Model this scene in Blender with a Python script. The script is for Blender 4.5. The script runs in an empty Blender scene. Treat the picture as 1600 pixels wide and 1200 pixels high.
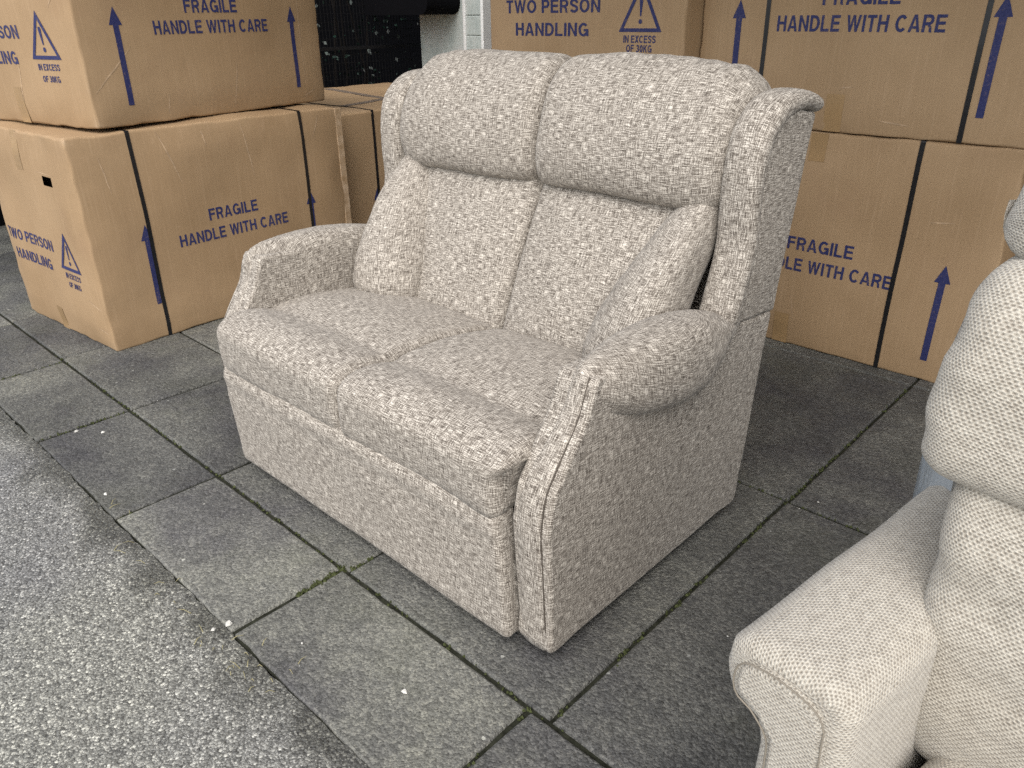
import bpy, bmesh, math, random
from mathutils import Vector, Matrix, noise
random.seed(7)
R = math.radians
S = bpy.context.scene
COL = S.collection

# ------------------------------------------------------------------ camera, sky, sun, exposure
cam = bpy.data.cameras.new('camera'); co = bpy.data.objects.new('camera', cam); COL.objects.link(co)
cam.sensor_width = 36.0; cam.lens = 1198.9 / 1600 * 36.0; cam.clip_end = 500; cam.clip_start = 0.02
RT = Vector((0.7290, 0.6848, -0.0101)).normalized()
FW = Vector((-0.6199, 0.6531, -0.4350)).normalized()
UP = RT.cross(FW).normalized(); FW = UP.cross(RT)
co.matrix_world = Matrix(((RT.x, UP.x, -FW.x, 0), (RT.y, UP.y, -FW.y, 0), (RT.z, UP.z, -FW.z, 1.19), (0, 0, 0, 1)))
S.camera = co

SUN_EL, SUN_AZ = 50.0, 146.0            # degrees; azimuth clockwise from +Y
w = bpy.data.worlds.new('World'); S.world = w; w.use_nodes = True
nt = w.node_tree; nt.nodes.clear()
sky = nt.nodes.new('ShaderNodeTexSky'); sky.sky_type = 'NISHITA'; sky.sun_disc = False
sky.sun_elevation = R(SUN_EL); sky.sun_rotation = R(SUN_AZ)
sky.air_density = 1.0; sky.dust_density = 2.0; sky.ozone_density = 1.0
bg = nt.nodes.new('ShaderNodeBackground'); bg.inputs[1].default_value = 0.125
wo = nt.nodes.new('ShaderNodeOutputWorld')
hs = nt.nodes.new('ShaderNodeHueSaturation'); hs.inputs['Saturation'].default_value = 0.40   # white overcast
nt.links.new(sky.outputs[0], hs.inputs['Color']); nt.links.new(hs.outputs[0], bg.inputs[0]); nt.links.new(bg.outputs[0], wo.inputs[0])
sl = bpy.data.lights.new('sun', 'SUN'); sl.energy = 1.15; sl.angle = R(80); sl.color = (1.0, 0.93, 0.84)
so = bpy.data.objects.new('sun', sl); COL.objects.link(so)
sd = Vector((math.sin(R(SUN_AZ)) * math.cos(R(SUN_EL)), math.cos(R(SUN_AZ)) * math.cos(R(SUN_EL)), math.sin(R(SUN_EL))))
so.rotation_euler = sd.to_track_quat('Z', 'Y').to_euler(); so.location = (0, -6, 8)
S.view_settings.view_transform = 'Standard'; S.view_settings.look = 'None'
S.view_settings.exposure = 1.22; S.view_settings.gamma = 1.0; S.view_settings.use_curve_mapping = False
S.cycles.max_bounces = 6; S.cycles.use_denoising = False

# ------------------------------------------------------------------ node helpers
def mat(name, rough=0.8, spec=0.3):
    m = bpy.data.materials.new(name); m.use_nodes = True
    n = m.node_tree.nodes; b = n['Principled BSDF']
    b.inputs['Roughness'].default_value = rough; b.inputs['Specular IOR Level'].default_value = spec
    return m, m.node_tree, b
def N(t, kind, **kw):
    n = t.nodes.new(kind)
    for k, v in kw.items():
        if k.startswith('i_'):
            key = k[2:]; key = int(key) if key.isdigit() else key
            n.inputs[key].default_value = v
        else: setattr(n, k, v)
    return n
def L(t, a, b): t.links.new(a, b)
def math_(t, op, a, b=None, c=None, clamp=False):
    n = t.nodes.new('ShaderNodeMath'); n.operation = op; n.use_clamp = clamp
    for i, v in enumerate((a, b, c)):
        if v is None: continue
        if isinstance(v, (int, float)): n.inputs[i].default_value = v
        else: t.links.new(v, n.inputs[i])
    return n.outputs[0]
def ramp(t, fac, stops):
    n = t.nodes.new('ShaderNodeValToRGB'); e = n.color_ramp.elements
    while len(e) < len(stops): e.new(0.5)
    for i, (p, c) in enumerate(stops):
        e[i].position = p; e[i].color = (c[0], c[1], c[2], 1) if len(c) == 3 else c
    t.links.new(fac, n.inputs[0]); return n.outputs[0]
def mixc(t, fac, a, b, mode='MIX'):
    n = t.nodes.new('ShaderNodeMix'); n.data_type = 'RGBA'; n.blend_type = mode
    if isinstance(fac, (int, float)): n.inputs[0].default_value = fac
    else: t.links.new(fac, n.inputs[0])
    for i, v in ((6, a), (7, b)):
        if isinstance(v, tuple): n.inputs[i].default_value = (*v, 1)
        else: t.links.new(v, n.inputs[i])
    return n.outputs[2]
def noise_(t, vec, scale, detail=3, rough=0.55):
    n = N(t, 'ShaderNodeTexNoise'); n.inputs['Scale'].default_value = scale
    n.inputs['Detail'].default_value = detail; n.inputs['Roughness'].default_value = rough
    if vec is not None: t.links.new(vec, n.inputs['Vector'])
    return n.outputs[0]
def mapping(t, vec, scale=(1, 1, 1), rot=(0, 0, 0), loc=(0, 0, 0)):
    n = t.nodes.new('ShaderNodeMapping'); n.inputs['Scale'].default_value = scale
    n.inputs['Rotation'].default_value = rot; n.inputs['Location'].default_value = loc
    t.links.new(vec, n.inputs[0]); return n.outputs[0]
def bump(t, bsdf, h, strength=0.5, dist=0.002):
    n = t.nodes.new('ShaderNodeBump'); n.inputs['Strength'].default_value = strength; n.inputs['Distance'].default_value = dist
    t.links.new(h, n.inputs['Height']); t.links.new(n.outputs[0], bsdf.inputs['Normal'])
def uvn(t): return N(t, 'ShaderNodeTexCoord').outputs['UV']
def objn(t): return N(t, 'ShaderNodeTexCoord').outputs['Object']
def geon(t): return N(t, 'ShaderNodeNewGeometry').outputs['Position']

# ------------------------------------------------------------------ materials
def tweed():
    m, t, b = mat('tweed_fabric', 0.92, 0.12)
    uv = uvn(t)
    wob = N(t, 'ShaderNodeTexNoise'); wob.inputs['Scale'].default_value = 35; L(t, uv, wob.inputs['Vector'])
    vm = N(t, 'ShaderNodeVectorMath', operation='SCALE'); vm.inputs[3].default_value = 0.0014; L(t, wob.outputs['Color'], vm.inputs[0])
    ad = N(t, 'ShaderNodeVectorMath', operation='ADD'); L(t, uv, ad.inputs[0]); L(t, vm.outputs[0], ad.inputs[1])
    v = ad.outputs[0]
    a = noise_(t, mapping(t, v, (44, 600, 1)), 1.0, 1.0, 0.5)
    c = noise_(t, mapping(t, v, (600, 44, 1), loc=(3, 9, 0)), 1.0, 1.0, 0.5)
    f = noise_(t, mapping(t, v, (400, 540, 1), loc=(13, 1, 0)), 1.0, 1.0, 0.5)
    s = math_(t, 'ADD', math_(t, 'MULTIPLY', a, 0.44), math_(t, 'MULTIPLY', c, 0.34))
    s = math_(t, 'ADD', s, math_(t, 'MULTIPLY', f, 0.32))
    big = noise_(t, uv, 9, 2)
    s = math_(t, 'ADD', s, math_(t, 'MULTIPLY', math_(t, 'SUBTRACT', big, 0.5), 0.03))
    colr = ramp(t, s, [(0.41, (0.058, 0.048, 0.039)), (0.50, (0.148, 0.128, 0.107)), (0.57, (0.285, 0.256, 0.219)), (0.65, (0.61, 0.565, 0.495))])
    L(t, colr, b.inputs['Base Color'])
    b.inputs['Sheen Weight'].default_value = 0.08; b.inputs['Sheen Roughness'].default_value = 0.5
    bump(t, b, s, 0.35, 0.002)
    return m
def honeycomb():
    m, t, b = mat('honeycomb_fabric', 0.92, 0.12)
    uv = uvn(t)
    wob = N(t, 'ShaderNodeTexNoise'); wob.inputs['Scale'].default_value = 60; L(t, uv, wob.inputs['Vector'])
    vm = N(t, 'ShaderNodeVectorMath', operation='SCALE'); vm.inputs[3].default_value = 0.0038; L(t, wob.outputs['Color'], vm.inputs[0])
    ad = N(t, 'ShaderNodeVectorMath', operation='ADD'); L(t, uv, ad.inputs[0]); L(t, vm.outputs[0], ad.inputs[1])
    sx = N(t, 'ShaderNodeSeparateXYZ'); L(t, ad.outputs[0], sx.inputs[0])
    vv = math_(t, 'MULTIPLY', sx.outputs[1], 1 / 0.0035); row = math_(t, 'FLOOR', vv)
    uu = math_(t, 'ADD', math_(t, 'MULTIPLY', sx.outputs[0], 1 / 0.0060), math_(t, 'MULTIPLY', math_(t, 'MODULO', row, 2.0), 0.5))
    fu = math_(t, 'SUBTRACT', math_(t, 'FRACT', uu), 0.5); fv = math_(t, 'SUBTRACT', math_(t, 'FRACT', vv), 0.5)
    d = math_(t, 'SQRT', math_(t, 'ADD', math_(t, 'MULTIPLY', fu, fu), math_(t, 'MULTIPLY', math_(t, 'MULTIPLY', fv, fv), 0.75)))
    fine = noise_(t, uv, 420, 2)
    d = math_(t, 'ADD', d, math_(t, 'MULTIPLY', math_(t, 'SUBTRACT', fine, 0.5), 0.45))
    d = math_(t, 'ADD', d, math_(t, 'MULTIPLY', math_(t, 'SUBTRACT', noise_(t, mapping(t, uv, (60, 110, 1)), 1.0, 3), 0.5), 0.55))
    colr = ramp(t, d, [(0.06, (0.17, 0.150, 0.122)), (0.22, (0.27, 0.245, 0.205)), (0.36, (0.39, 0.364, 0.310)), (0.6, (0.50, 0.473, 0.410))])
    big = noise_(t, uv, 5, 3)
    colr = mixc(t, math_(t, 'MULTIPLY', big, 0.22), colr, (0.5, 0.43, 0.34))
    L(t, colr, b.inputs['Base Color'])
    b.inputs['Sheen Weight'].default_value = 0.25
    bump(t, b, d, 0.8, 0.003)
    return m
def cardboard():
    m, t, b = mat('cardboard', 0.72, 0.25)
    o = objn(t)
    big = noise_(t, o, 3.0, 4); flute = noise_(t, mapping(t, o, (160, 160, 3)), 1.0, 2)
    fib = noise_(t, o, 240, 3)
    oi = N(t, 'ShaderNodeObjectInfo')
    c = ramp(t, big, [(0.3, (0.285, 0.190, 0.104)), (0.7, (0.348, 0.238, 0.136))])
    c = mixc(t, math_(t, 'MULTIPLY', math_(t, 'SUBTRACT', fib, 0.5, clamp=True), 0.5), c, (0.22, 0.14, 0.075))
    c = mixc(t, math_(t, 'MULTIPLY', math_(t, 'SUBTRACT', flute, 0.52, clamp=True), 0.8), c, (0.50, 0.36, 0.23))
    sc = noise_(t, mapping(t, o, (6, 6, 30), rot=(0.5, 0.3, 0.7)), 3.0, 5, 0.7)
    c = mixc(t, ramp(t, sc, [(0.66, (0, 0, 0)), (0.74, (0.25, 0.25, 0.25))]), c, (0.52, 0.39, 0.27))
    ds = noise_(t, mapping(t, o, (2.2, 2.2, 2.2), loc=(4, 2, 7)), 1.6, 5, 0.65)
    c = mixc(t, ramp(t, ds, [(0.55, (0, 0, 0)), (0.78, (0.35, 0.35, 0.35))]), c, (0.27, 0.17, 0.10))
    pt = N(t, 'ShaderNodeNewGeometry').outputs['Pointiness']
    wn = math_(t, 'MULTIPLY', ramp(t, pt, [(0.515, (0, 0, 0)), (0.58, (1, 1, 1))]), ramp(t, noise_(t, o, 26, 4), [(0.35, (0, 0, 0)), (0.65, (0.75,) * 3)]))
    c = mixc(t, wn, c, (0.52, 0.40, 0.28))
    L(t, c, b.inputs['Base Color'])
    h = math_(t, 'ADD', math_(t, 'MULTIPLY', flute, 0.4), math_(t, 'MULTIPLY', noise_(t, o, 14, 4), 1.5))
    bump(t, b, h, 0.22, 0.003)
    return m
def plain(name, c, rough=0.7, spec=0.3, var=0.12, scale=30, bumpd=0.0, metal=0.0):
    m, t, b = mat(name, rough, spec)
    o = objn(t); n = noise_(t, o, scale, 4)
    lo = tuple(x * (1 - var) for x in c); hi = tuple(min(1, x * (1 + var)) for x in c)
    L(t, ramp(t, n, [(0.3, lo), (0.7, hi)]), b.inputs['Base Color'])
    b.inputs['Metallic'].default_value = metal
    if bumpd: bump(t, b, n, 0.5, bumpd)
    return m
def slab_mat():
    m, t, b = mat('paving_concrete', 0.82, 0.25)
    p = geon(t); oi = N(t, 'ShaderNodeObjectInfo')
    v = N(t, 'ShaderNodeTexVoronoi'); v.inputs['Scale'].default_value = 120; L(t, p, v.inputs['Vector'])
    v2 = N(t, 'ShaderNodeTexVoronoi'); v2.inputs['Scale'].default_value = 260; L(t, p, v2.inputs['Vector'])
    big = noise_(t, p, 2.3, 5, 0.62); mid = noise_(t, p, 16, 4)
    c = ramp(t, big, [(0.32, (0.076, 0.075, 0.078)), (0.53, (0.120, 0.120, 0.110)), (0.75, (0.160, 0.160, 0.144))])
    sp = N(t, 'ShaderNodeSeparateColor'); L(t, v.outputs['Color'], sp.inputs[0])
    sp2 = N(t, 'ShaderNodeSeparateColor'); L(t, v2.outputs['Color'], sp2.inputs[0])
    g = math_(t, 'ADD', math_(t, 'MULTIPLY', sp.outputs[0], 0.55), math_(t, 'MULTIPLY', sp2.outputs[1], 0.6))
    c = mixc(t, 1.0, c, ramp(t, g, [(0.0, (0.55, 0.55, 0.55)), (0.6, (1.0, 1.0, 1.0)), (1.0, (1.6, 1.58, 1.52))]), 'MULTIPLY')
    alg = noise_(t, mapping(t, p, loc=(7, 3, 0)), 3.1, 5, 0.65)
    c = mixc(t, ramp(t, alg, [(0.52, (0, 0, 0)), (0.70, (0.28, 0.28, 0.28))]), c, (0.094, 0.098, 0.064))
    lich = N(t, 'ShaderNodeTexVoronoi'); lich.inputs['Scale'].default_value = 13; L(t, p, lich.inputs['Vector'])
    c = mixc(t, math_(t, 'MULTIPLY', math_(t, 'LESS_THAN', lich.outputs['Distance'], 0.055), math_(t, 'GREATER_THAN', mid, 0.5)), c, (0.34, 0.34, 0.31))
    tint = ramp(t, oi.outputs['Random'], [(0.0, (0.72, 0.72, 0.75)), (0.5, (1, 1, 0.98)), (1.0, (1.36, 1.355, 1.32))])
    c = mixc(t, 1.0, c, tint, 'MULTIPLY')
    stn = noise_(t, mapping(t, p, loc=(1, 8, 3)), 1.3, 6, 0.7)
    c = mixc(t, 1.0, c, ramp(t, stn, [(0.38, (0.70, 0.70, 0.72)), (0.52, (1, 1, 1)), (0.68, (1.28, 1.27, 1.2))]), 'MULTIPLY')
    L(t, c, b.inputs['Base Color'])
    L(t, ramp(t, mid, [(0.35, (0.62,) * 3), (0.65, (0.9,) * 3)]), b.inputs['Roughness'])
    h = math_(t, 'ADD', math_(t, 'MULTIPLY', v.outputs['Distance'], -0.9), math_(t, 'MULTIPLY', mid, 0.5))
    h = math_(t, 'ADD', h, math_(t, 'MULTIPLY', v2.outputs['Distance'], -0.5))
    bump(t, b, h, 0.55, 0.006)
    return m
def asphalt():
    m, t, b = mat('asphalt', 0.55, 0.5)
    p = geon(t)
    v = N(t, 'ShaderNodeTexVoronoi'); v.inputs['Scale'].default_value = 185; v.inputs['Randomness'].default_value = 1; L(t, p, v.inputs['Vector'])
    v2 = N(t, 'ShaderNodeTexVoronoi'); v2.inputs['Scale'].default_value = 400; L(t, p, v2.inputs['Vector'])
    sp = N(t, 'ShaderNodeSeparateColor'); L(t, v.outputs['Color'], sp.inputs[0])
    sp2 = N(t, 'ShaderNodeSeparateColor'); L(t, v2.outputs['Color'], sp2.inputs[0])
    st = ramp(t, sp.outputs[0], [(0.0, (0.08, 0.079, 0.074)), (0.5, (0.18, 0.178, 0.165)), (0.78, (0.30, 0.297, 0.275)), (1.0, (0.60, 0.59, 0.54))])
    st2 = ramp(t, sp2.outputs[0], [(0.0, (0.10, 0.099, 0.093)), (0.7, (0.24, 0.238, 0.222)), (1.0, (0.50, 0.49, 0.45))])
    c = mixc(t, math_(t, 'GREATER_THAN', sp.outputs[1], 0.5), st, st2)
    gap = ramp(t, v.outputs['Distance'], [(0.45, (1, 1, 1)), (0.75, (0.55, 0.55, 0.55))])
    c = mixc(t, 1.0, c, gap, 'MULTIPLY')
    # dirt washed against the kerb (lies along y = 0.45) and patches
    sx = N(t, 'ShaderNodeSeparateXYZ'); L(t, p, sx.inputs[0])
    nz = noise_(t, p, 4.5, 5, 0.6)
    e = math_(t, 'ADD', sx.outputs[1], math_(t, 'MULTIPLY', math_(t, 'SUBTRACT', nz, 0.5), 0.30))
    k = ramp(t, e, [(0.40, (0, 0, 0)), (0.475, (0.80, 0.80, 0.80))])
    c = mixc(t, k, c, mixc(t, 1.0, c, (0.26, 0.26, 0.23), 'MULTIPLY'))
    pat = noise_(t, mapping(t, p, loc=(2, 5, 0)), 1.1, 5, 0.6)
    c = mixc(t, 1.0, c, ramp(t, pat, [(0.35, (0.80, 0.80, 0.84)), (0.6, (1.04, 1.04, 0.98))]), 'MULTIPLY')
    L(t, c, b.inputs['Base Color'])
    L(t, ramp(t, sp.outputs[2], [(0, (0.32,) * 3), (1, (0.72,) * 3)]), b.inputs['Roughness'])
    h = math_(t, 'ADD', math_(t, 'MULTIPLY', v.outputs['Distance'], -1.0), math_(t, 'MULTIPLY', v2.outputs['Distance'], -0.5))
    bump(t, b, h, 0.55, 0.005)
    return m
def plastic_film():
    m, t, b = mat('plastic_film', 0.25, 0.5)
    o = objn(t)
    b.inputs['Base Color'].default_value = (0.48, 0.52, 0.55, 1)
    tr = N(t, 'ShaderNodeBsdfTransparent'); tr.inputs[0].default_value = (0.86, 0.91, 0.97, 1)
    mx = N(t, 'ShaderNodeMixShader')
    n = noise_(t, mapping(t, o, (9, 9, 2.5)), 1.0, 5, 0.65)
    L(t, ramp(t, n, [(0.35, (0.30,) * 3), (0.65, (0.62,) * 3)]), mx.inputs[0])
    L(t, tr.outputs[0], mx.inputs[1]); L(t, b.outputs[0], mx.inputs[2])
    L(t, mx.outputs[0], t.nodes['Material Output'].inputs[0])
    bump(t, b, n, 0.8, 0.02)
    return m
def painted_wall():
    m, t, b = mat('pale_painted_render', 0.7, 0.3)
    p = geon(t)
    n = noise_(t, mapping(t, p, (10, 10, 4)), 1.0, 5, 0.65); f = noise_(t, p, 55, 4)
    c = ramp(t, n, [(0.3, (0.30, 0.345, 0.33)), (0.5, (0.40, 0.44, 0.42)), (0.72, (0.47, 0.47, 0.455))])
    c = mixc(t, ramp(t, f, [(0.58, (0, 0, 0)), (0.75, (0.5, 0.5, 0.5))]), c, (0.20, 0.23, 0.20))
    L(t, c, b.inputs['Base Color']); bump(t, b, f, 0.4, 0.004)
    return m

M_TWEED, M_HONEY, M_CARD = tweed(), honeycomb(), cardboard()
def ink():
    m, t, b = mat('blue_printing_ink', 0.6, 0.25); o = objn(t)
    n = noise_(t, o, 130, 4, 0.7); g = noise_(t, o, 7, 3)
    k = math_(t, 'ADD', n, math_(t, 'MULTIPLY', math_(t, 'SUBTRACT', g, 0.5), 0.35))
    L(t, ramp(t, k, [(0.30, (0.12, 0.09, 0.10)), (0.42, (0.030, 0.034, 0.105)), (0.7, (0.018, 0.023, 0.088))]), b.inputs['Base Color'])
    return m
M_INK = ink()
M_STRAP = plain('black_strapping', (0.010, 0.010, 0.011), 0.35, 0.5, 0.2, 40)
M_TAPE = plain('brown_parcel_tape', (0.30, 0.195, 0.095), 0.32, 0.5, 0.12, 9)
M_CREASE = plain('torn_card_fibre', (0.40, 0.285, 0.18), 0.85, 0.1, 0.25, 60)
M_CTAPE = plain('grey_brown_tape', (0.20, 0.155, 0.12), 0.4, 0.4, 0.12, 9)
M_DARK = plain('dark_void', (0.012, 0.010, 0.009), 0.9, 0.1)
M_FOOT = plain('black_plastic', (0.015, 0.015, 0.016), 0.45, 0.5)
M_BMET = plain('black_painted_metal', (0.005, 0.005, 0.006), 0.6, 0.25)
M_SLAB, M_ASPH = slab_mat(), asphalt()
M_SOIL = plain('joint_soil', (0.022, 0.023, 0.016), 0.95, 0.1, 0.5, 60, 0.004)
M_MOSS = plain('moss', (0.050, 0.058, 0.024), 0.95, 0.1, 0.5, 90, 0.004)
M_STRAW = plain('dry_grass', (0.30, 0.27, 0.15), 0.9, 0.1)
M_STONE = plain('pale_chip', (0.55, 0.54, 0.50), 0.8, 0.2)
M_FILM = plastic_film()
M_WALL = painted_wall()
M_WTRIM = plain('white_paint', (0.70, 0.71, 0.70), 0.5, 0.4, 0.06, 20)
M_LEAF = plain('dark_leaf', (0.008, 0.024, 0.017), 0.32, 0.45, 0.6, 6)
M_NIGHT = plain('black_box_and_shade', (0.002, 0.002, 0.003), 0.9, 0.1)  # wall box's own black; on doorway and hedge backing it paints deep shade
M_AWN = plain('shade_awning_canvas', (0.06, 0.065, 0.07), 0.85, 0.2)
M_SHOP = plain('dark_shopfront', (0.020, 0.022, 0.025), 0.5, 0.4)
M_TABLE = plain('white_plastic', (0.72, 0.72, 0.70), 0.5, 0.4, 0.05)

# ------------------------------------------------------------------ mesh helpers
def link(name, me, m, parent=None, smooth=False):
    o = bpy.data.objects.new(name, me); COL.objects.link(o)
    if m is not None and not me.materials: me.materials.append(m)
    if parent is not None: o.parent = parent
    if smooth:
        for p in me.polygons: p.use_smooth = True
    return o
def obj(name, bm, m, parent=None, smooth=False):
    me = bpy.data.meshes.new(name); bm.normal_update(); bm.to_mesh(me); bm.free()
    return link(name, me, m, parent, smooth)
def tag(o, label=None, cat=None, group=None, kind=None):
    for k, v in (('label', label), ('category', cat), ('group', group), ('kind', kind)):
        if v: o[k] = v
    return o
def thing(name, label, cat, loc=(0, 0, 0), rz=0.0, group=None):
    o = bpy.data.objects.new(name, None); o.empty_display_size = 0.1; COL.objects.link(o)
    o.location = loc; o.rotation_euler = (0, 0, rz)
    return tag(o, label, cat, group)
def add_box(bm, lo, hi, bev=0.0):
    b2 = bmesh.new(); bmesh.ops.create_cube(b2, size=1.0)
    for v in b2.verts:
        v.co = Vector([(lo[i] + hi[i]) / 2 + v.co[i] * (hi[i] - lo[i]) for i in range(3)])
    if bev: bmesh.ops.bevel(b2, geom=b2.edges[:], offset=bev, segments=2, affect='EDGES', profile=0.5)
    tmp = bpy.data.meshes.new('tmp'); b2.to_mesh(tmp); b2.free(); bm.from_mesh(tmp); bpy.data.meshes.remove(tmp)
def add_tube(bm, pts, r, n=10, caps=True):
    pts = [Vector(p) for p in pts]; rings = []
    for i, p in enumerate(pts):
        d = (pts[min(i + 1, len(pts) - 1)] - pts[max(i - 1, 0)]).normalized()
        a = d.orthogonal().normalized() if i == 0 else (a - d * a.dot(d)).normalized()
        b = d.cross(a)
        rr = r[i] if isinstance(r, (list, tuple)) else r
        rings.append([bm.verts.new(p + (a * math.cos(2 * math.pi * k / n) + b * math.sin(2 * math.pi * k / n)) * rr) for k in range(n)])
    for i in range(len(rings) - 1):
        for k in range(n):
            bm.faces.new((rings[i][k], rings[i][(k + 1) % n], rings[i + 1][(k + 1) % n], rings[i + 1][k]))
    if caps: bm.faces.new(rings[0][::-1]); bm.faces.new(rings[-1])

def spline(pts, M, closed=True):
    """Catmull-Rom through 2D/3D points, resampled by arc length to M points."""
    n = len(pts); P = [Vector(list(p) + [0] * (3 - len(p))) for p in pts]; dense = []
    segs = n if closed else n - 1
    for i in range(segs):
        if closed: p0, p1, p2, p3 = P[(i - 1) % n], P[i], P[(i + 1) % n], P[(i + 2) % n]
        else: p0, p1, p2, p3 = P[max(i - 1, 0)], P[i], P[i + 1], P[min(i + 2, n - 1)]
        for k in range(12):
            u = k / 12
            dense.append(0.5 * ((2 * p1) + (p2 - p0) * u + (2 * p0 - 5 * p1 + 4 * p2 - p3) * u * u + (3 * p1 - p0 - 3 * p2 + p3) * u ** 3))
    if closed: dense.append(dense[0].copy())
    else: dense.append(P[-1].copy())
    acc = [0.0]
    for i in range(1, len(dense)): acc.append(acc[-1] + (dense[i] - dense[i - 1]).length)
    out = []; j = 0; tot = acc[-1]; cnt = M if closed else M - 1
    for k in range(M):
        s = tot * k / cnt
        while j < len(acc) - 2 and acc[j + 1] < s: j += 1
        f = (s - acc[j]) / max(acc[j + 1] - acc[j], 1e-9)
        out.append(dense[j].lerp(dense[j + 1], min(max(f, 0), 1)))
    return out
def poly_norms(P):
    n = len(P); area = sum(P[i].x * P[(i + 1) % n].y - P[(i + 1) % n].x * P[i].y for i in range(n))
    s = 1 if area > 0 else -1; out = []
    for i in range(n):
        d = P[(i + 1) % n] - P[i - 1]
        v = Vector((d.y, -d.x, 0)) * s; out.append(v.normalized() if v.length > 1e-9 else Vector((0, 0, 0)))
    return out
def wob(p, amp, sc, seed=0.0):
    q = Vector((p[0] * sc, p[1] * sc, p[2] * sc)) + Vector((seed, seed * 1.7, seed * 0.3))
    return noise.noise_vector(q) * amp
def grid_mesh(name, rings, uvs, mat_, parent, caps=True, capuv=None, disp=None):
    """rings: list of closed rings of 3D points; uvs: (u per ring, v per point [n+1])"""
    bm = bmesh.new(); uvl = bm.loops.layers.uv.new('UVMap')
    V = []
    for r in rings:
        row = []
        for p in r:
            p = Vector(p)
            if disp: p = p + disp(p)
            row.append(bm.verts.new(p))
        V.append(row)
    n = len(rings[0])
    for i in range(len(rings) - 1):
        for k in range(n):
            k2 = (k + 1) % n
            f = bm.faces.new((V[i][k], V[i][k2], V[i + 1][k2], V[i + 1][k]))
            for lp, uv in zip(f.loops, ((uvs[0][i], uvs[1][k]), (uvs[0][i], uvs[1][k + 1]), (uvs[0][i + 1], uvs[1][k + 1]), (uvs[0][i + 1], uvs[1][k]))):
                lp[uvl].uv = uv
    if caps:
        for row, ci in ((V[0], 0), (V[-1], 1)):
            f = bm.faces.new(row[::-1] if ci == 0 else row)
            for lp in f.loops:
                c = lp.vert.co; lp[uvl].uv = capuv(c) if capuv else (c.y, c.z)
    bmesh.ops.recalc_face_normals(bm, faces=bm.faces[:])
    return obj(name, bm, mat_, parent, True)
def sweep(name, mat_, parent, prof, t0, t1, mapf, r=0.03, r1=None, M=56, nmid=14, disp=None, capuv=None, ov=0.0, swap=False):
    """pillow: closed 2D profile prof(s), s in 0..1, swept t0..t1 with both ends rounded by insetting the profile by r"""
    r1 = r if r1 is None else r1
    st = []
    for k in range(7):
        a = (k / 7) * math.pi / 2; st.append((t0 + r * (1 - math.cos(a)) if False else t0 + r * (1 - math.cos(a)), r * (1 - math.sin(a))))
    for k in range(nmid + 1):
        st.append((t0 + r + (t1 - t0 - r - r1) * k / nmid, 0.0))
    for k in range(6, -1, -1):
        a = (k / 7) * math.pi / 2; st.append((t1 - r1 * (1 - math.cos(a)), r1 * (1 - math.sin(a))))
    rings = []; U = []; Vv = None
    for t, ins in st:
        s = (t - t0) / (t1 - t0)
        P = spline(prof(s), M); Nn = poly_norms(P)
        if Vv is None or abs(s - 0.5) < 0.05:
            Vv = [0.0]
            for k in range(M): Vv.append(Vv[-1] + (P[(k + 1) % M] - P[k]).length)
        rings.append([Vector(mapf(t, P[k].x - Nn[k].x * ins, P[k].y - Nn[k].y * ins)) for k in range(M)])
        U.append(t + (ins if s > 0.5 else -ins) * 0.6)
    return grid_mesh(name, rings, (U, [v + ov for v in Vv]), mat_, parent, True, capuv, disp)
def lofted(name, mat_, parent, secs, M=28, round_ends=(True, True), closed_pts=True, disp=None, rr=None):
    """secs: list of closed 3D sections (lists of points); ends are closed with rounded shrinking rings"""
    rings = [spline(s, M) for s in secs]
    def cen(r): return sum(r, Vector()) / len(r)
    out = list(rings)
    for end, do in ((0, round_ends[0]), (-1, round_ends[1])):
        if not do: continue
        r0 = rings[end]; c = cen(r0); c2 = cen(rings[1] if end == 0 else rings[-2])
        d = (c - c2).normalized(); rad = rr if rr else min((p - c).length for p in r0)
        new = []
        for k in range(1, 6):
            a = k / 5.5 * math.pi / 2
            new.append([c + (p - c) * math.cos(a) + d * rad * math.sin(a) for p in r0])
        out = new[::-1] + out if end == 0 else out + new
    U = [0.0]
    for i in range(1, len(out)): U.append(U[-1] + max((cen(out[i]) - cen(out[i - 1])).length, 0.004))
    mid = out[len(out) // 2]; Vv = [0.0]
    for k in range(M): Vv.append(Vv[-1] + (mid[(k + 1) % M] - mid[k]).length)
    # u runs across, v runs along: weave upright
    bmo = grid_mesh(name, out, (U, Vv), mat_, parent, True, None, disp)
    return bmo
def lerp_keys(keys, t):
    """keys: list of (t, values...)"""
    if t <= keys[0][0]: return keys[0][1:]
    for a, b in zip(keys, keys[1:]):
        if t <= b[0]:
            f = (t - a[0]) / (b[0] - a[0]); f = f * f * (3 - 2 * f) if False else f
            return tuple(x + (y - x) * f for x, y in zip(a[1:], b[1:]))
    return keys[-1][1:]
def smooth_keys(keys, n):
    P = spline(keys, n, False) if len(keys[0]) <= 3 else None
    return P

# ------------------------------------------------------------------ ground: road, pavement
bm = bmesh.new()
bmesh.ops.create_grid(bm, x_segments=2, y_segments=2, size=60)
for v in bm.verts: v.co.z = -0.030
g = obj('ground', bm, M_SOIL); tag(g, kind='structure')
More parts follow.
